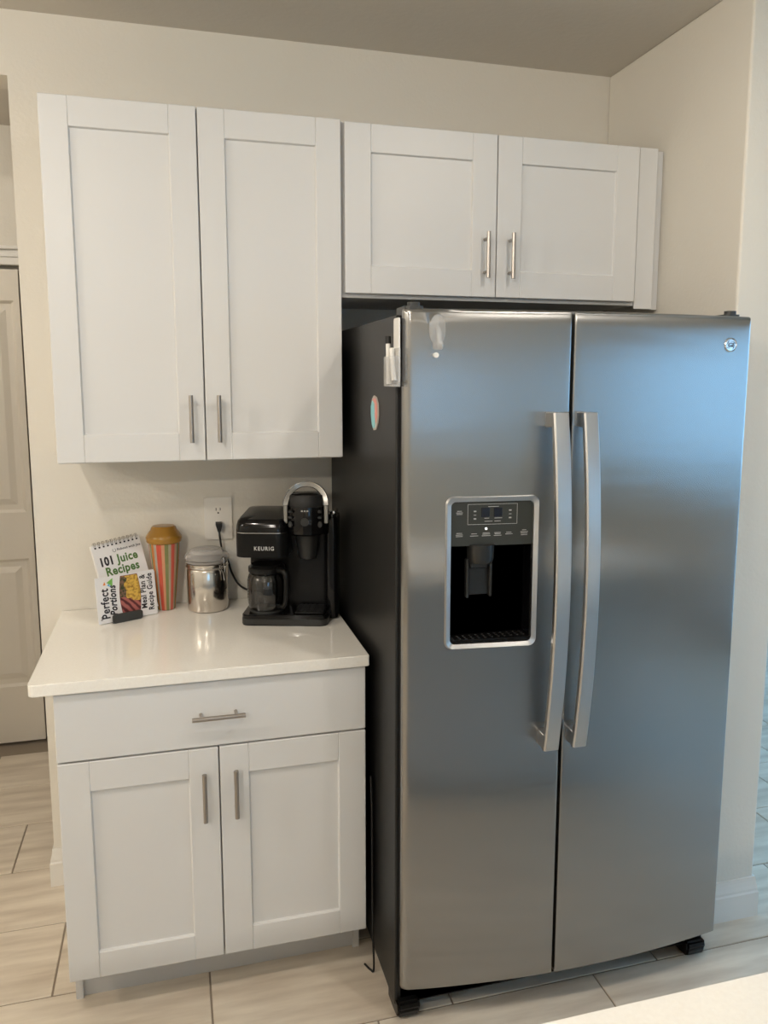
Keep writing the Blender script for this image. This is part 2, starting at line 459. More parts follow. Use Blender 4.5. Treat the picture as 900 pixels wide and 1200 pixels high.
e = empty('wall_cabinet', 'short wide white shaker cabinet mounted above the refrigerator', 'cabinet', (1.215, -.17, 1.838))
put('body', B(.759, 1.680, YU+.020, -.001, 1.847, 2.314, bev=.001), m_cab2, e)
d = shaker(e, .768, 1.2135, YU, 1.858, 2.310, .074, .075, .075); pull(d, 1.178, YU, 1.909, 2.037)
d = shaker(e, 1.2165, 1.671, YU, 1.858, 2.310, .074, .075, .075); pull(d, 1.255, YU, 1.909, 2.037)
put('filler_strip', B(1.680, 1.742, YU+.014, YU+.0195, 1.838, 2.314, bev=.001), m_cab, e)
put('filler_strip', B(1.7485, XR-.001, YU+.032, YU+.045, 1.838, 2.312), m_cab, e)

YB = -.628
e = empty('base_cabinet', 'white shaker base cabinet with one drawer over two doors, under the quartz worktop', 'cabinet', (.378, -.3, 0))
bm = B(-.005, .760, YB+.020, -.002, .112, .877, bev=.001)
put('body', bm, m_cab2, e)
bm = B(-.004, .014, -.54, -.02, 0, .112); box(bm, .741, .759, -.54, -.02, 0, .112); box(bm, .014, .741, -.530, -.515, 0, .112)
put('toe_kick', bm, m_cab2, e)
d = put('drawer', B(-.005, .760, YB, YB+.019, .701, .871, bev=.0018), m_cab, e); pull(d, (.314, .444), YB, .787, 0, True)
d = shaker(e, -.005, .3755, YB, .118, .696, .073, .077, .069); pull(d, .339, YB, .514, .642)
d = shaker(e, .3790, .760, YB, .118, .696, .073, .077, .069); pull(d, .417, YB, .514, .642)

bm = bmesh.new()
prism(bm, rrect(-.059, .768, -.642, -.001, .01, 5, (.001,.001,.016,.004)), .877, .907)
es = [ed for ed in bm.edges if abs(ed.verts[0].co.z-ed.verts[1].co.z) < 1e-5]
bmesh.ops.bevel(bm, geom=es, offset=.0022, segments=2, affect='EDGES')
o = obj('worktop', bm, m_quartz, None, True); o['label'] = 'glossy white quartz worktop on the base cabinet beside the refrigerator'; o['category'] = 'countertop'

# island in the near right corner
e = empty('kitchen_island', 'kitchen island with pale quartz top, corner at the bottom right of the photo', 'island', (.9, -2.2, 0))
bm = bmesh.new(); prism(bm, rrect(-.6, 2.2, -2.50, -1.868, .02), .877, .907)
put('countertop', bm, m_quartz, e)
put('body', B(-.5, 2.1, -2.46, -1.92, .10, .877), m_cab2, e)
put('toe_kick', B(-.48, 2.08, -2.40, -1.99, 0, .10), m_cab2, e)

# ------------------------------------------------------------------ refrigerator
FX0, FX1, FXM = .798, 1.700, 1.1935
FZ0, FZ1 = .098, 1.777
def yf(x): return -.897 + .18*(x-1.30)**2
fr = empty('refrigerator', 'stainless steel side-by-side refrigerator with ice and water dispenser', 'refrigerator', (1.25, -.45, 0))
put('case', B(.790, 1.700, -.815, -.03, .03, 1.765, bev=.004, seg=2), m_case, fr)
put('gasket', B(.800, 1.690, -.832, -.814, .11, 1.76), m_matte, fr)
bm = B(.80, 1.695, -.80, -.12, .02, .10); box(bm, .805, 1.69, -.815, -.80, .035, .095)
put('base_grille', bm, m_matte, fr)
for x in (.822, 1.668):
    bm = bmesh.new(); prism(bm, [(-.79,0),(-.83,.004),(-.84,.03),(-.835,.05),(-.74,.05),(-.74,0)], x-.03, x+.03, 'x')
    bmesh.ops.bevel(bm, geom=list(bm.edges), offset=.006, segments=2, affect='EDGES')
    put('foot', bm, m_black, fr)
for x in (.825, 1.66):
    bm = bmesh.new(); prism(bm, rrect(x-.022, x+.022, -.850, -.76, .012), 1.764, 1.783)
    prism(bm, rrect(x-.013, x+.013, -.846, -.822, .008), 1.783, 1.792)
    put('hinge_cover', bm, m_dgrey, fr)

def door_mesh(xa, xb, ra, rb, hole=None):
    yb = -.834; xs = []
    pts = [(xa, yb)]
    n = 7
    def nrm(x):
        d = Vector((.36*(x-1.30), -1)); return d.normalized()
    px = xa+ra
    for _ in range(6): px = xa+ra+nrm(px).x*ra
    nn = nrm(px); cx_, cy_ = px-nn.x*ra, yf(px)-nn.y*ra
    a1 = math.atan2(-nn.y, -nn.x)         # 0 = facing -x
    for i in range(n+1):
        a = a1*i/n; pts.append((cx_-ra*math.cos(a), cy_-ra*math.sin(a)))
    qx = xb-rb
    for _ in range(6): qx = xb-rb+nrm(qx).x*rb
    xa_, xb_ = px, qx
    inner = [xa_+(xb_-xa_)*i/30 for i in range(1, 30)]
    if hole:
        inner = sorted([x for x in inner if min(abs(x-hole[0]), abs(x-hole[1])) > .006] + [hole[0], hole[1]])
    pts += [(x, yf(x)) for x in inner]
    nn = nrm(qx); cx_, cy_ = qx-nn.x*rb, yf(qx)-nn.y*rb
    a1 = math.atan2(-nn.y, nn.x)
    for i in range(n+1):
        a = a1*(1-i/n); pts.append((cx_+rb*math.cos(a), cy_-rb*math.sin(a)))
    pts.append((xb, yb))
    R = .010
    rows = [(FZ0, .004), (FZ0+.004, 0)]
    if hole: rows += [(hole[2], 0), (hole[3], 0)]
    rows += [(FZ1-R-.05, 0), (FZ1-R-.025, 0)]
    rows[2:2] = [(FZ0+.012, 0), (FZ0+.3, 0)]
    for i in range(6):
        a = (PI/2)*i/5; rows.append((FZ1-R+R*math.sin(a), R*(1-math.cos(a))))
    bm = bmesh.new(); V = []
    for z, o in rows: V.append([bm.verts.new((min(max(x, xa+o*.3), xb-o*.3), min(y+o, yb), z)) for x, y in pts])
    for j in range(len(rows)-1):
        for i in range(len(pts)-1):
            if hole and abs(rows[j][0]-hole[2]) < 1e-6 and pts[i][0] > hole[0]-1e-6 and pts[i+1][0] < hole[1]+1e-6: continue
            bm.faces.new((V[j][i], V[j][i+1], V[j+1][i+1], V[j+1][i]))
        if not hole: bm.faces.new((V[j][-1], V[j][0], V[j+1][0], V[j+1][-1]))
        else: bm.faces.new((V[j][-1], V[j][0], V[j+1][0], V[j+1][-1])) if rows[j][0] != hole[2] else None
    bm.faces.new(V[0][::-1]); bm.faces.new(V[-1])
    bmesh.ops.recalc_face_normals(bm, faces=bm.faces)
    return bm
HX0, HX1, HZ0, HZ1 = .903, 1.111, .996, 1.340
fd = put('door', door_mesh(FX0, FXM-.0035, .022, .005, (HX0, HX1, HZ0, HZ1)), m_steel, fr, True, 'narrower steel door with the dispenser')
rd = put('door', door_mesh(FXM+.0035, FX1, .005, .010), m_steel, fr, True, 'wider plain steel door')

# dispenser (children of its door)
def sframe(bm, x0, x1, z0, z1, w, r, prot, back=.01):
    """rounded frame following the bowed front"""
    o_ = rrect(x0, x1, z0, z1, r, 8); i_ = rrect(x0+w, x1-w, z0+w*.95, z1-w, max(r-w*.6,.003), 8)
    m_ = [(a[0]*.75+b[0]*.25, a[1]*.75+b[1]*.25) for a, b in zip(o_, i_)]
    rings = []
    for P_, d in ((o_, .001), (m_, -prot), (i_, -prot*.2), (i_, back)):
        rings.append([bm.verts.new((x, yf(x)+d, z)) for x, z in P_])
    n = len(o_)
    for a, b in zip(rings, rings[1:]):
        for k in range(n): bm.faces.new((a[k], a[(k+1)%n], b[(k+1)%n], b[k]))
    bmesh.ops.recalc_face_normals(bm, faces=bm.faces)
    return bm
put('dispenser_frame', sframe(bmesh.new(), .894, 1.121, .984, 1.353, .014, .020, .005), m_handle_steel, fd, True)
yc = yf(1.007)
bm = bmesh.new()   # cavity: five inward faces
cx0, cx1, cz0, cz1, cyb = .905, 1.109, 1.0, 1.345, -.832
prism(bm, [(cx0, yf(cx0)+.006), (cx0, cyb), (cx0+.0, cyb), (cx1, cyb), (cx1, yf(cx1)+.006), (cx1+.002, yf(cx1)+.006), (cx1+.002, cyb+.002), (cx0-.002, cyb+.002), (cx0-.002, yf(cx0)+.006)][0:2] + [(cx1, cyb), (cx1, yf(cx1)+.006), (cx1+.002, yf(cx1)+.006), (cx1+.002, cyb+.002), (cx0-.002, cyb+.002), (cx0-.002, yf(cx0)+.006)], cz0, cz1)
box(bm, cx0, cx1, cyb, yf(cx0)+.008, cz0-.003, cz0)
put('dispenser_recess', bm, m_gloss, fd)
bm = bmesh.new()
xs = [cx0+(cx1-cx0)*i/10 for i in range(11)]
prism(bm, [(x, yf(x)+.0035) for x in xs] + [(x, yf(x)+.03) for x in xs[::-1]], 1.234, 1.342)
put('control_panel', bm, m_panel, fd)
def on_panel(u, v, w, h, name, material, d=.0028):
    """u,v: centre in the panel (world x,z); thin patch following the panel"""
    bm = bmesh.new(); prism(bm, [(u-w/2, yf(u)+.0036-d*.3), (u+w/2, yf(u)+.0036-d*.3), (u+w/2, yf(u)+.006), (u-w/2, yf(u)+.006)], v-h/2, v+h/2)
    return bm
def PX(px): return .905 + (px-66)/(788-66)*.204      # zoomed crop column -> world x
def PZ(py): return 1.342 - (py-55)/(445-55)*.108
bm = on_panel(PX(380), PZ(160), (430-336)/722*.204, .0215, '', None); put('display', bm, m_lcd, fd)
bm = on_panel(PX(485), PZ(160), (530-440)/722*.204, .0215, '', None); put('display', bm, m_lcd, fd)
bm = bmesh.new()
def patch(bm, u, v, w, h):
    y = min(yf(u-w/2), yf(u+w/2))+.0028; box(bm, u-w/2, u+w/2, y, y+.002, v-h/2, v+h/2)
x_a, x_b, z_a, z_b = PX(220), PX(640), PZ(90), PZ(262)
for v in (z_a, z_b):
    for k in range(10): patch(bm, x_a+(x_b-x_a)*(k+.5)/10, v, (x_b-x_a)/10, .0007)
for u in (x_a, x_b): patch(bm, u, (z_a+z_b)/2, .0007, z_a-z_b)
for (u, v, w) in ((150,146,40),(150,160,55),(150,173,50),(150,335,48),(150,349,60),(150,362,58),(275,342,48),(275,360,70),(377,336,60),(377,347,66),(377,360,76),(475,336,56),(475,347,50),(475,360,66),(572,336,44),(572,350,62),(705,320,36),(705,335,66),(705,348,58),(705,362,56),(435,111,92),(380,210,40),(478,210,66),(395,236,68),(472,236,54),(280,182,22),(580,178,22)):
    patch(bm, PX(u), PZ(v), w/722*.204, .0011)
for (u, v) in ((280,150),(580,146),(280,214),(580,210)): patch(bm, PX(u), PZ(v), .006, .0028)
o = put('panel_print', bm, m_print, fd); o['kind'] = 'stuff'
bm = bmesh.new(); disc_y(bm, PX(376), PZ(300), .0028, .0028, yf(PX(376))+.0022, yf(PX(376))+.006); put('indicator_light', bm, m_led, fd)
bm = bmesh.new(); lathe(bm, [(.028,0),(.032,.01),(.033,.045)], (.985,-.862,1.192), 24); put('ice_chute', bm, m_ddark, fd, True)
bm = bmesh.new()
for x in (.951, 1.010): box(bm, x, x+.007, -.862, -.846, 1.105, 1.20, bev=.002)
box(bm, .956, 1.012, -.848, -.842, 1.108, 1.20, bev=.002); box(bm, .962, 1.006, -.860, -.848, 1.175, 1.198, bev=.003)
put('dispenser_paddle', bm, m_ddark, fd)
bm = bmesh.new(); prism(bm, [(cx0+.002, cyb-.002), (cx1-.002, cyb-.002)] + [(x, yf(x)+.001) for x in xs[::-1]], 1.0, 1.008)
for i in range(12):
    for j in range(3):
        lathe(bm, [(.0045,0),(.003,.0025)], (cx0+.012+i*.0163, -.846-.012*j, 1.008), 8)
put('drip_tray', bm, m_black, fd)

# fridge handles: flat bowed bars
def fhandle(parent, xa, xb):
    bm = bmesh.new(); n = 24; z0, z1 = .734, 1.545; rings = []
    for i in range(n+1):
        t = i/n; z = z0+(z1-z0)*t; y = -.940 - .036*(1-(2*t-1)**2)
        c = .0035
        sec = ((xa, y+.014), (xb, y+.014), (xb, y+c), (xb-c, y), (xa+c, y), (xa, y+c))
        rings.append([bm.verts.new((px, py, z)) for px, py in sec])
    for a, b in zip(rings, rings[1:]):
        for k in range(6): bm.faces.new((a[k], a[(k+1)%6], b[(k+1)%6], b[k]))
    bm.faces.new(rings[0]); bm.faces.new(rings[-1][::-1]); bmesh.ops.recalc_face_normals(bm, faces=bm.faces)
    for (a, b) in ((z0, z0+.038), (z1-.034, z1)):
        box(bm, xa+.002, xb-.002, -.930, yf((xa+xb)/2)+.001, a, b, bev=.002)
    return put('handle', bm, m_handle_steel, parent, True, 'long satin steel handle')
fhandle(fd, 1.127, 1.166); fhandle(rd, 1.204, 1.240)

# round emblem
lx, lz = 1.632, 1.706; ly = yf(lx)
bm = bmesh.new(); lathe(bm, [(.0175,0),(.0175,.003),(.0155,.005),(.0145,.0035),(.0142,.003)], seg=40)
bmesh.ops.transform(bm, matrix=Matrix.Translation((lx, ly, lz)) @ RX90, verts=bm.verts)
eb = put('emblem', bm, m_chrome, rd, True, 'round chrome badge')
bm = text_bm('GE', .0145, .0003, .0004, Matrix.Translation((lx, ly-.0036, lz-.005)) @ RX90, 'CENTER', .35)
for k in range(4):
    a0 = k*PI/2+.5
    pts = [(lx+(.0118-.0004*j)*math.cos(a0+j*.13), ly-.0036, lz+(.0118-.0006*j)*math.sin(a0+j*.13)) for j in range(8)]
    tube(bm, pts, .0005, 5)
off = PENDING[fr]; put('panel_print', bm, m_dgrey, rd)

# power cable hanging down between cabinet and refrigerator
bm = T([(.776,-.62,.56),(.7765,-.63,.45),(.776,-.635,.30),(.776,-.64,.12),(.776,-.65,.012),(.768,-.645,.005),(.757,-.62,.006)], .0028, 8, 6)
o = obj('cable', bm, m_matte, None, True); o['label'] = 'thin black cable hanging in the gap between base cabinet and refrigerator'; o['category'] = 'cable'

# things stuck on the refrigerator
def tagged(name, bm, material, label, cat, smooth=False, group=None):
    o = obj(name, bm, material, None, smooth); o['label'] = label; o['category'] = cat
    if group: o['group'] = group
    return o
bm = bmesh.new(); prism(bm, rrect(-.850, -.806, 1.614, 1.757, .006), .7865, .7895, 'x')
nt = tagged('magnetic_strip', bm, m_white, 'plain white magnetic strip on the dark side of the refrigerator', 'magnet')
e = empty('marker_holder', 'clear plastic magnetic holder with markers on the refrigerator side', 'holder', (.786, -.81, 1.604))
bm = bmesh.new()
for a in ((.7690,.7705,-.866,-.784,1.604,1.672), (.7705,.786,-.866,-.8645,1.604,1.672), (.7705,.786,-.7855,-.784,1.604,1.672), (.7705,.786,-.8645,-.7855,1.604,1.6065), (.7848,.786,-.866,-.784,1.604,1.69)):
    box(bm, *a)
put('case', bm, m_hook, e)
def marker(y0, y1, z0, z1, cap_top, label, x=.776):
    a = Vector((x, y0, z0)); b = Vector((x, y1, z1)); d_ = (b-a)
    e = empty('marker_pen', label, 'marker', a)
    put('barrel', T([a, a+d_*.97], .0058, 12), m_white, e, True)
    if cap_top: put('cap', T([a+d_*.86, b+d_*.02], .0068, 12), m_matte, e, True)
    else: put('cap', T([a-d_*.02, a+d_*.06], .0068, 12), m_matte, e, True)
marker(-.798, -.791, 1.610, 1.716, True, 'white marker with black cap up, in the clear holder on the refrigerator', .7775)
marker(-.844, -.822, 1.612, 1.692, False, 'white marker tilted with black end down in the clear holder', .7775)
bm = bmesh.new()
pts = [(-0.5885,1.528),(-0.5872,1.55),(-0.5980,1.570),(-0.6182,1.580),(-0.6412,1.576),(-0.6574,1.560),(-0.6601,1.53),(-0.6520,1.51),(-0.6358,1.494),(-0.6142,1.492),(-0.5980,1.505)]
prism(bm, pts, .7865, .7897, 'x')
mg = mat('turquoise magnet print', (.25,.6,.65), .35)
e = empty('fridge_magnet', 'small oval turquoise and pink souvenir magnet on the refrigerator side', 'magnet', (.787, -.625, 1.492))
put('backing', bm, mat('magnet edge', (.5,.45,.40), .5), e)
bm = bmesh.new(); prism(bm, [(-0.5926,1.53),(-0.5926,1.552),(-0.6061,1.566),(-0.6223,1.560),(-0.6304,1.53),(-0.6304,1.50),(-0.6142,1.497),(-0.6020,1.507)], .7850, .7865, 'x'); put('picture', bm, mg, e, label='turquoise half')
bm = bmesh.new(); prism(bm, [(-0.6115,1.572),(-0.6385,1.573),(-0.6533,1.558),(-0.6547,1.53),(-0.6439,1.512),(-0.6331,1.53),(-0.6331,1.56),(-0.6223,1.566)], .7850, .7865, 'x'); put('picture', bm, mat('coral magnet print', (.75,.30,.26), .4), e, label='coral half')

hx, hz = .872, 1.722; hy = yf(hx)
e = empty('adhesive_hook', 'clear plastic adhesive hook near the top of the dispenser door', 'hook', (hx, hy, hz-.04))
bm = bmesh.new(); disc_y(bm, hx, hz+.008, .019, .034, hy-.003, hy-.0005, 32); put('backplate', bm, m_hook, e)
bm = T([(hx, hy-.003, hz+.012), (hx, hy-.012, hz), (hx, hy-.016, hz-.018), (hx, hy-.022, hz-.028), (hx, hy-.028, hz-.022)], .006, 10, 4)
box(bm, hx-.011, hx+.011, hy-.012, hy-.001, hz-.036, hz-.018, bev=.003)
put('hook', bm, m_hook, e, True)
e = empty('pin_magnet', 'tiny white pin magnet below the clear hook on the refrigerator door', 'magnet', (.866, yf(.866), 1.674))
bm = bmesh.new(); lathe(bm, [(.0045,0),(.0045,.008),(.006,.010),(.006,.014)], seg=16)
bmesh.ops.transform(bm, matrix=Matrix.Translation((.866, yf(.866)-.0005, 1.674)) @ RX90, verts=bm.verts)
put('pin', bm, m_white, e, True)

# ------------------------------------------------------------------ wall outlet
e = empty('wall_outlet', 'white wall outlet with the coffee maker plugged into it', 'outlet', (.4245, 0, 1.11))
bm = bmesh.new(); prism(bm, rrect(.381, .468, 1.110, 1.246, .004), -.008, -.0005, 'y'); put('cover_plate', bm, m_outlet, e)
for z in (1.203, 1.155):
    bm = bmesh.new(); disc_y(bm, .4245, z, .0165, .0165, -.010, -.008, 24); r = put('receptacle', bm, m_outlet, e)
    bm = bmesh.new()
    for dx in (-.0065, .0065): box(bm, .4245+dx-.0012, .4245+dx+.0012, -.0107, -.010, z+.001, z+.010)
    disc_y(bm, .4245, z-.0065, .0028, .0028, -.0107, -.010, 12); put('socket_slots', bm, m_matte, r)

# ------------------------------------------------------------------ coffee maker
CT = .907
cm = empty('coffee_maker', 'black duo coffee maker with carafe and silver lift handle', 'coffee maker', (.475, -.290, CT+.0005), math.radians(-17), local=True)
def cp(name, bm, material, parent=None, smooth=True, label=None):
    return put(name, bm, material, parent or cm, smooth, label)
def rblock(x0, x1, y0, y1, z0, z1, r, top=.0, seg=7, radii=None):
    bm = bmesh.new(); prism(bm, rrect(x0, x1, y0, y1, r, seg, radii), z0, z1)
    if top:
        es = [ed for ed in bm.edges if ed.verts[0].co.z > z1-1e-5 and ed.verts[1].co.z > z1-1e-5]
        bmesh.ops.bevel(bm, geom=es, offset=top, segments=4, affect='EDGES')
    return bm
cp('base', rblock(-.006, .246, -.012, .20, 0, .032, .024, .003), m_gloss)
cp('base_band', rblock(-.007, .247, -.0135, .10, .003, .020, .025), m_ddark)
cp('body', rblock(.0, .243, .095, .205, .032, .318, .02, .012), m_black)
bm = rblock(-.023, .130, .0, .205, .200, .272, .032)
cp('brewer_head', bm, m_black)
# sloping rounded lid over the left reservoir
bm = bmesh.new(); prof = rrect(-.023, .130, .0, .205, .032, 7)
rings = []
for s, z in ((1, .272), (1.0, .288), (.985, .302), (.95, .314), (.87, .323), (.5, .328)):
    rings.append([bm.verts.new((.062+(x-.062)*s, .1025+(y-.1025)*s + 0.0, z - (.012*(1-(y/.205)) if z > .28 else 0))) for x, y in prof])
n = len(prof)
for a, b in zip(rings, rings[1:]):
    for k in range(n): bm.faces.new((a[k], a[(k+1)%n], b[(k+1)%n], b[k]))
bm.faces.new(rings[0][::-1]); bm.faces.new(rings[-1]); bmesh.ops.recalc_face_normals(bm, faces=bm.faces)
cp('reservoir_lid', bm, m_gloss)
bm = rblock(-.0235, .1305, -.0006, .1, .2715, .2732, .0324); cp('chrome_line', bm, m_chrome)
bm = text_bm('KEURIG', .0160, .00015, .0003, Matrix.Translation((.034, -.0006, .222)) @ RX90, 'LEFT', 0, .92, 1.22); cp('lettering', bm, mat('silver print', (.6,.6,.58), .4), smooth=False)
# carafe
c0 = (.060, .054, 0)
cf = cp('carafe', L([(.045,.036),(.054,.042),(.058,.07),(.058,.125),(.052,.143),(.047,.147)], c0, 40), m_carafe)
cp('carafe_lid', L([(.050,.146),(.054,.150),(.054,.164),(.045,.172)], c0, 40), m_black, cf)
bm = T([(.098,.020,.160),(.122,.000,.158),(.128,-.004,.135),(.126,-.004,.08),(.118,.0,.055),(.100,.018,.050)], .0085, 10, 5); cp('carafe_handle', bm, m_black, cf)
bm = bmesh.new()
for k in range(10):
    z = .062+k*.0085; a = math.radians(200); b_ = math.radians(212)
    tube(bm, [(c0[0]+.0584*math.cos(a), c0[1]+.0584*math.sin(a), z-.002), (c0[0]+.0584*math.cos((a+b_)/2), c0[1]+.0584*math.sin((a+b_)/2), z), (c0[0]+.0584*math.cos(b_), c0[1]+.0584*math.sin(b_), z+.002)], .0007, 5)
cp('level_marks', bm, m_print, cf)
cp('warming_plate', L([(.052,.032),(.052,.036),(.050,.037)], c0, 40), m_dgrey)
# single serve side
c1 = (.183, .058, 0)
hd = cp('brew_head', L([(.050,.262),(.058,.268),(.060,.285),(.060,.325),(.057,.345),(.055,.368),(.050,.378),(.030,.384),(.004,.385)], c1, 40), m_gloss)
cp('head_band', L([(.0575,.347),(.0582,.349),(.0562,.372),(.051,.381)], c1, 40, False), m_matte, hd)
cp('cup_funnel', L([(.022,.188),(.026,.190),(.038,.262),(.040,.264)], c1, 32), m_ddark)
cp('front_shroud', rblock(.128, .243, .045, .11, .262, .330, .018, .008), m_gloss)
bm = bmesh.new(); rings = []
N = 28
for i in range(N+1):
    a = PI*i/N; cx = .183; cz = .352; ro = .066; ri = .052
    ca, sa = math.cos(a), math.sin(a)
    yy = .030 + .03*sa
    rings.append([bm.verts.new((cx+r*ca, yy+dy, cz+r*sa*.98)) for r, dy in ((ri,-.009),(ro,-.009),(ro+.001,0),(ro,.009),(ri,.009))])
for a, b in zip(rings, rings[1:]):
    for k in range(5): bm.faces.new((a[k], a[(k+1)%5], b[(k+1)%5], b[k]))
bm.faces.new(rings[0]); bm.faces.new(rings[-1][::-1])
for sx in (-1, 1): box(bm, .183+sx*.0525, .183+sx*.0655, .0215, .0385, .298, .353, bev=.002)
bmesh.ops.recalc_face_normals(bm, faces=bm.faces)
lh = cp('lift_handle', bm, m_smoke, hd, True, 'silver arched lift handle')
for sx in (-1, 1):
    for z in (.335, .318): cp('button', B(.183+sx*.043-.006, .183+sx*.043+.006, .004, .02, z-.004, z+.004, bev=.002), m_ddark, hd)
    cp('button', disc_y(bmesh.new(), .183+sx*.043, .298, .006, .009, .004, .02, 16), m_ddark, hd)
cp('power_button', disc_y(bmesh.new(), .183, .306, .012, .012, -.004, .01, 24), m_ddark, hd)
bm = bmesh.new()
for r_, dy in ((.0660, -.0095), (.0525, -.0095)):
    tube(bm, [(.183+r_*math.cos(PI*i/30), .030+.03*math.sin(PI*i/30)+dy, .352+r_*.98*math.sin(PI*i/30)) for i in range(31)], .0016, 6)
cp('handle_rim', bm, m_chrome, hd)
bm = bmesh.new()
for dx, z in ((-.010,.338),(-.002,.338),(.006,.338)): box(bm, .183+dx, .183+dx+.005, -.0025, .004, z-.002, z+.002)
for dx, z in ((.026,.275),(.034,.277),(.030,.283),(-.034,.276)): box(bm, .183+dx, .183+dx+.0015, .012, .016, z, z+.0015)
o = cp('indicator_print', bm, m_print, hd); o['kind'] = 'stuff'
bm = bmesh.new(); box(bm, .150, .236, .0, .085, .032, .040, bev=.003)
for k in range(6): box(bm, .157+k*.013, .163+k*.013, .006, .08, .040, .0415)
cp('drip_grate', bm, m_black)
cp('water_tank', rblock(.234, .269, .060, .165, .004, .318, .013, .010), m_gloss)
cp('tank_cap', rblock(.246, .266, .085, .150, .318, .324, .008, .002), m_chrome)
# cord: built in the world, moved into the machine's own frame
inv = (Matrix.Translation(cm.location) @ Matrix.Rotation(math.radians(-17), 4, 'Z')).inverted()
bm = T([(.4245,-.034,1.142),(.427,-.036,1.115),(.432,-.030,1.085),(.449,-.020,1.045),(.462,-.030,1.00),(.485,-.06,.965),(.520,-.10,.955),(.545,-.12,.96)], .0034, 10, 6)
bmesh.ops.transform(bm, matrix=inv, verts=bm.verts); cord = cp('power_cord', bm, m_matte)
bm = bmesh.new(); prism(bm, [(.415,1.168),(.434,1.168),(.434,1.158),(.429,1.140),(.420,1.140),(.415,1.158)], -.040, -.011, 'y')
bmesh.ops.transform(bm, matrix=inv, verts=bm.verts); cp('plug', bm, m_matte, cord, False)

# ------------------------------------------------------------------ canister
cc = (.382, -.088, CT+.0003)
e = empty('storage_canister', 'stainless steel canister with clear lid and wire clasp, left of the coffee maker', 'canister', cc)
def lp(name, bm, material, parent, smooth=True, label=None): return put(name, bm, material, parent, smooth, label)
RC = .0625
lp('body', L([(RC-.006,0),(RC-.001,.003),(RC,.006),(RC,.128),(RC-.002,.133),(RC+.001,.137),(RC+.001,.150),(RC-.004,.152)], cc, 56), m_can, e)
lp('seal', L([(RC-.002,.151),(RC+.002,.153),(RC+.002,.158),(RC-.002,.160)], cc, 56), m_rub, e)
lid = lp('lid', L([(RC+.001,.160),(RC+.005,.163),(RC+.006,.170),(RC+.002,.176),(RC-.008,.181),(RC-.011,.188),(RC-.016,.191)], cc, 56), m_lid, e)
bm = bmesh.new(); tube(bm, [(cc[0]+(RC+.0015)*math.cos(2*PI*i/40), cc[1]+(RC+.0015)*math.sin(2*PI*i/40), cc[2]+.140) for i in range(41)], .0018, 6)
lp('wire_band', bm, m_chrome, e)
a = math.radians(-48); ex_ = cc[0]+(RC+.004)*math.cos(a); ey_ = cc[1]+(RC+.004)*math.sin(a)
bm = T([(ex_-.006,ey_-.006,cc[2]+.165),(ex_,ey_-.002,cc[2]+.172),(ex_+.004,ey_,cc[2]+.165),(ex_+.003,ey_,cc[2]+.140)], .0018, 6, 4)
tube(bm, [(ex_-.008,ey_-.004,cc[2]+.145),(ex_+.009,ey_+.001,cc[2]+.145),(ex_+.002,ey_-.002,cc[2]+.118),(ex_-.008,ey_-.004,cc[2]+.145)], .0024, 6)
tube(bm, [(ex_+.002,ey_-.002,cc[2]+.118),(ex_+.004,ey_,cc[2]+.098)], .0012, 6)
lp('clasp', bm, m_chrome, e)

# ------------------------------------------------------------------ striped tumbler
tc_ = (.255, -.056, CT+.0003)
e = empty('striped_tumbler', 'tapered plastic tumbler with coral and green stripes and amber screw lid', 'tumbler', tc_)
M = mat('striped translucent plastic', (.6,.3,.2), .18, Transmission_Weight=.25)
b_ = M.node_tree.nodes['Principled BSDF']
t_ = nd(M, 'ShaderNodeTexCoord'); sp = nd(M, 'ShaderNodeSeparateXYZ'); at = nd(M, 'ShaderNodeMath', operation='ARCTAN2')
mul = nd(M, 'ShaderNodeMath', operation='MULTIPLY'); fra = nd(M, 'ShaderNodeMath', operation='FRACT'); cr = nd(M, 'ShaderNodeValToRGB')
mul.inputs[1].default_value = 3/(2*PI); cr.color_ramp.interpolation = 'CONSTANT'
stops = [(0,(.62,.09,.05)),(.16,(.66,.30,.16)),(.26,(.23,.25,.09)),(.38,(.50,.42,.30)),(.47,(.65,.12,.08)),(.60,(.50,.33,.22)),(.70,(.18,.25,.12)),(.80,(.62,.22,.05)),(.90,(.45,.40,.32))]
cr.color_ramp.elements[0].position = 0; cr.color_ramp.elements[0].color = (*stops[0][1], 1)
cr.color_ramp.elements[1].position = stops[1][0]; cr.color_ramp.elements[1].color = (*stops[1][1], 1)
for p_, c_ in stops[2:]:
    el = cr.color_ramp.elements.new(p_); el.color = (*c_, 1)
lk(M, t_.outputs['Object'], sp.inputs[0]); lk(M, sp.outputs[1], at.inputs[0]); lk(M, sp.outputs[0], at.inputs[1])
lk(M, at.outputs[0], mul.inputs[0]); lk(M, mul.outputs[0], fra.inputs[0]); lk(M, fra.outputs[0], cr.inputs[0]); lk(M, cr.outputs[0], b_.inputs['Base Color'])
bm = bmesh.new(); rings = []
for r, z, fl_ in ((.026,0,0),(.028,.003,.3),(.0355,.08,.7),(.0425,.150,.7),(.0428,.154,0),(.0428,.157,0),(.0432,.160,.7),(.0470,.205,.5),(.0475,.212,0)):
    rings.append([bm.verts.new((tc_[0]+(r*(1-.018*fl_*(k % 2)))*math.cos(2*PI*k/40), tc_[1]+(r*(1-.018*fl_*(k % 2)))*math.sin(2*PI*k/40), tc_[2]+z)) for k in range(40)])
for a_, b2 in zip(rings, rings[1:]):
    for k in range(40): bm.faces.new((a_[k], a_[(k+1)%40], b2[(k+1)%40], b2[k]))
bm.faces.new(rings[0][::-1]); bm.faces.new(rings[-1]); bmesh.ops.recalc_face_normals(bm, faces=bm.faces)
lp('cup', bm, M, e, False)
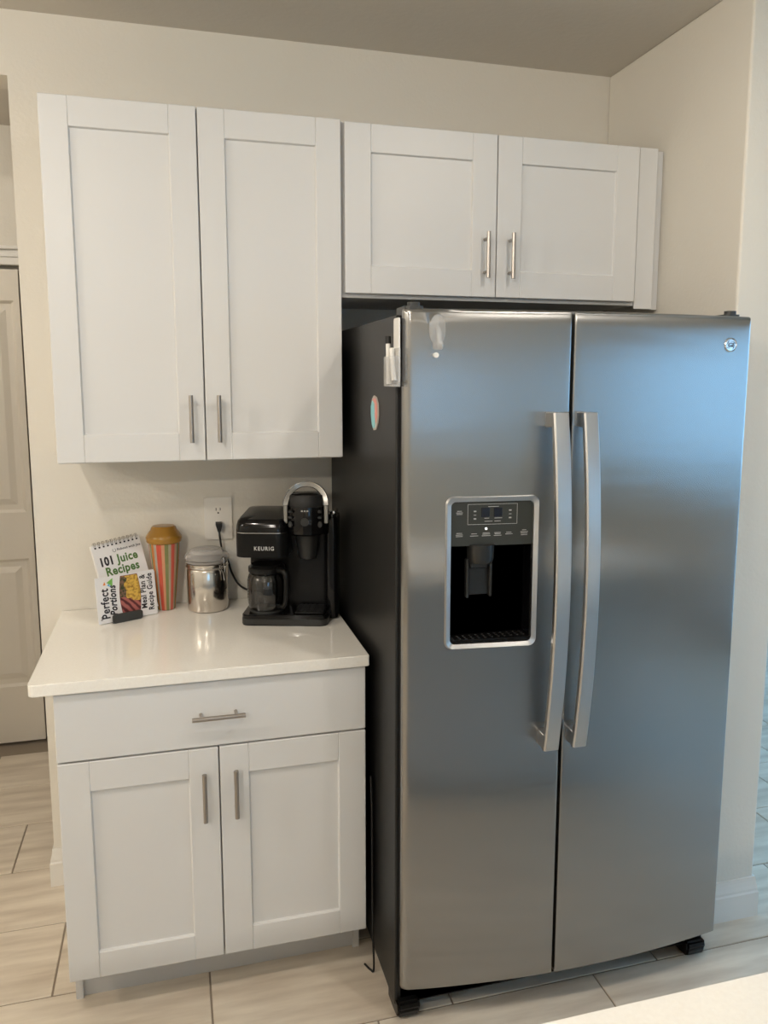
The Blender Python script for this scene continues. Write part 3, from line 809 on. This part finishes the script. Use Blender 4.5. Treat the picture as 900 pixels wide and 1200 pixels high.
lp('lid', L([(.0485,.212),(.0525,.215),(.0545,.224),(.0545,.231),(.0520,.236),(.0400,.252),(.0370,.260),(.0330,.264),(.020,.265)], tc_, 48), m_amber, e)

# ------------------------------------------------------------------ books and their stand
def frame_m(o, yaw, lean, roll=0):
    """local x: along width, y: into the book (back), z: up the cover"""
    return Matrix.Translation(o) @ Matrix.Rotation(yaw, 4, 'Z') @ Matrix.Rotation(-lean, 4, 'X') @ Matrix.Rotation(roll, 4, 'Y')
def bput(name, bm, material, parent, label=None, smooth=False):
    o = obj(name, bm, material, None, smooth); o.parent = parent
    if label: o['label'] = label
    return o
Y1m = math.radians(26.6)
bk = empty('recipe_booklet', 'white meal plan and recipe guide with food photo, front of the stand', 'book', (0,0,0), local=True)
bk.matrix_world = frame_m((.066, -.190, CT+.002), Y1m, math.radians(7))
bw, bh = .182, .136
bput('pages', B(.001, bw-.001, .0009, .006, .001, bh-.001), m_paper, bk)
bput('cover', B(0, bw, 0, .0009, 0, bh), m_cover, bk)
bput('pages', B(.006, bw+.006, .0085, .013, -.0015, bh-.006), m_paper, bk, 'second sheet block showing at the right')
RY = Matrix.Rotation(-PI/2, 4, 'Y')
def cover_text(s, size, x, z, material, parent, vertical=False, bold=.0006, shear=0, xs=1, name='lettering', y=-.0003):
    mt = Matrix.Translation((x, y, z)) @ (RY if vertical else Matrix.Identity(4)) @ RX90
    return bput(name, text_bm(s, size, bold, .0002, mt, 'LEFT', shear, xs), material, parent)
cover_text('Perfect', .034, .035, .012, m_ink, bk, True, .0008, 0, .84)
cover_text('Portions', .030, .058, .018, m_ink, bk, True, .0010, .25, .80)
cover_text('for', .009, .013, .010, m_ink, bk, True, .0002)
cover_text('Meal Plan &', .0245, .151, .022, m_ink, bk, True, .0006, 0, .82)
cover_text('Recipe Guide', .0245, .173, .014, m_ink, bk, True, .0006, 0, .78)
def tri(pts, material, nm='emblem'):
    bm = bmesh.new(); prism(bm, pts, -.0006, -.0001, 'y'); bput(nm, bm, material, bk)
tri([(.022,.112),(.030,.112),(.027,.122)], m_orange); tri([(.033,.118),(.052,.130),(.050,.106)], m_lgreen); tri([(.034,.110),(.044,.104),(.040,.116)], m_cyan)
# food picture: flat print on the cover
Mf = mat('food photograph print', (.5,.3,.1), .4)
bf = Mf.node_tree.nodes['Principled BSDF']
tcx = nd(Mf, 'ShaderNodeTexCoord'); sx_ = nd(Mf, 'ShaderNodeSeparateXYZ'); lk(Mf, tcx.outputs['Object'], sx_.inputs[0])
nz = nd(Mf, 'ShaderNodeTexNoise'); nz.inputs['Scale'].default_value = 120; nz.inputs['Detail'].default_value = 4; lk(Mf, tcx.outputs['Object'], nz.inputs['Vector'])
wv = nd(Mf, 'ShaderNodeTexWave', wave_type='BANDS', bands_direction='DIAGONAL'); wv.inputs['Scale'].default_value = 28; wv.inputs['Distortion'].default_value = 3; lk(Mf, tcx.outputs['Object'], wv.inputs['Vector'])
def ramp(src, stops):
    r = nd(Mf, 'ShaderNodeValToRGB'); r.color_ramp.elements[0].position = stops[0][0]; r.color_ramp.elements[0].color = (*stops[0][1],1)
    r.color_ramp.elements[1].position = stops[1][0]; r.color_ramp.elements[1].color = (*stops[1][1],1)
    for p_, c_ in stops[2:]: q = r.color_ramp.elements.new(p_); q.color = (*c_,1)
    lk(Mf, src, r.inputs[0]); return r.outputs[0]
yel = ramp(nz.outputs[0], [(.35,(.30,.15,.02)),(.55,(.70,.45,.08))]); meat = ramp(wv.outputs[0], [(.2,(.09,.015,.015)),(.7,(.42,.13,.11))]); veg = ramp(nz.outputs[0], [(.4,(.03,.05,.01)),(.6,(.22,.12,.08))])
def mth(op, a, b, c=None):
    n_ = nd(Mf, 'ShaderNodeMath', operation=op)
    for i_, s_ in enumerate((a, b)):
        if isinstance(s_, (int, float)): n_.inputs[i_].default_value = s_
        else: lk(Mf, s_, n_.inputs[i_])
    return n_.outputs[0]
nl = nd(Mf, 'ShaderNodeTexNoise'); nl.inputs['Scale'].default_value = 38; nl.inputs['Detail'].default_value = 2; lk(Mf, tcx.outputs['Object'], nl.inputs['Vector'])
wob = mth('MULTIPLY', mth('SUBTRACT', nl.outputs[0], .5), .07)
f2 = mth('GREATER_THAN', mth('ADD', mth('ADD', sx_.outputs[0], wob), mth('MULTIPLY', sx_.outputs[2], .25)), .112)
mxa = nd(Mf, 'ShaderNodeMix', data_type='RGBA'); lk(Mf, f2, mxa.inputs[0]); lk(Mf, veg, mxa.inputs[6]); lk(Mf, yel, mxa.inputs[7])
f3 = mth('GREATER_THAN', mth('ADD', mth('ADD', sx_.outputs[2], wob), mth('MULTIPLY', sx_.outputs[0], .35)), .098)
mxb = nd(Mf, 'ShaderNodeMix', data_type='RGBA'); lk(Mf, f3, mxb.inputs[0]); lk(Mf, meat, mxb.inputs[6]); lk(Mf, mxa.outputs[2], mxb.inputs[7])
lk(Mf, mxb.outputs[2], bf.inputs['Base Color'])
x_c, hw = .102, .032
def barrel(s=1):
    return [(x_c+s*hw*(.80+.20*math.cos(t*PI/2)), .070+s*.060*t) for t in [-1+i/6 for i in range(13)]] + [(x_c-s*hw*(.80+.20*math.cos(t*PI/2)), .070+s*.060*t) for t in [1-i/6 for i in range(13)]]
bm = bmesh.new(); prism(bm, barrel(1.03), -.0002, 0, 'y'); bput('picture_border', bm, mat('maroon ink', (.18,.02,.02), .5), bk)
bm = bmesh.new(); prism(bm, barrel(1), -.0004, -.0002, 'y'); bput('picture', bm, Mf, bk)

jb = empty('recipe_book', 'wire bound juice recipe book standing behind the meal plan booklet', 'book', (0,0,0), local=True)
jb.matrix_world = frame_m((.0965, -.1565, CT+.002), Y1m, math.radians(17), math.radians(-6))
jw, jh = .154, .229
bput('pages', B(0, jw, .001, .012, 0, jh), m_paper, jb)
bput('cover', B(0, jw, 0, .001, 0, jh-.002), m_cover, jb)
cover_text('101', .036, .012, jh-.067, m_ink, jb, False, .0015, 0, .80)
cover_text('Juice', .036, .068, jh-.067, m_green, jb, False, .0011, 0, .88)
cover_text('Recipes', .036, .024, jh-.099, m_green, jb, False, .0011, 0, .88)
cover_text('Reboot with Joe', .0105, .075, jh-.031, m_ink, jb, False, .0001)
bm = bmesh.new(); tube(bm, [(.066+.005*math.cos(t), -.0006, jh-.028+.005*math.sin(t)) for t in [math.radians(120+300*i/12) for i in range(13)]], .0006, 5); bput('emblem', bm, m_ink, jb)
bm = bmesh.new()
for k in range(11):
    xk = .010+k*.0132
    tube(bm, [(xk+.002*math.sin(t), .006-.009*math.cos(t)*.9, jh+.000+.0075*math.sin(t)) for t in [2*PI*i/12 for i in range(13)]], .0007, 5)
    tube(bm, [(xk+.004+.002*math.sin(t), .006-.009*math.cos(t)*.9, jh+.000+.0075*math.sin(t)) for t in [2*PI*i/12 for i in range(13)]], .0007, 5)
wire = bput('wire_binding', bm, mat('bronze wire', (.25,.22,.19), .35, 1.0), jb)
bm = bmesh.new()
for k in range(11): box(bm, .009+k*.0132, .0145+k*.0132, -.0003, 0, jh-.012, jh-.007)
bput('punch_holes', bm, m_ink, jb)

bs = empty('book_stand', 'low dark grey book stand holding the recipe books', 'stand', (0,0,0), local=True)
bs.matrix_world = frame_m((.066, -.190, CT+.0005), Y1m, 0)
bm = bmesh.new(); prism(bm, rrect(.036, .128, .0, .027, .008), -.016, -.010, 'y'); 
bput('lip', bm, m_dgrey, bs)
bput('base', B(.038, .116, -.012, .075, 0, .0012), m_dgrey, bs)
bm = bmesh.new(); prism(bm, [(.060,.0012),(.066,.0012),(.090,.09),(.086,.09)], .045, .110, 'x'); bput('backrest', bm, m_dgrey, bs)
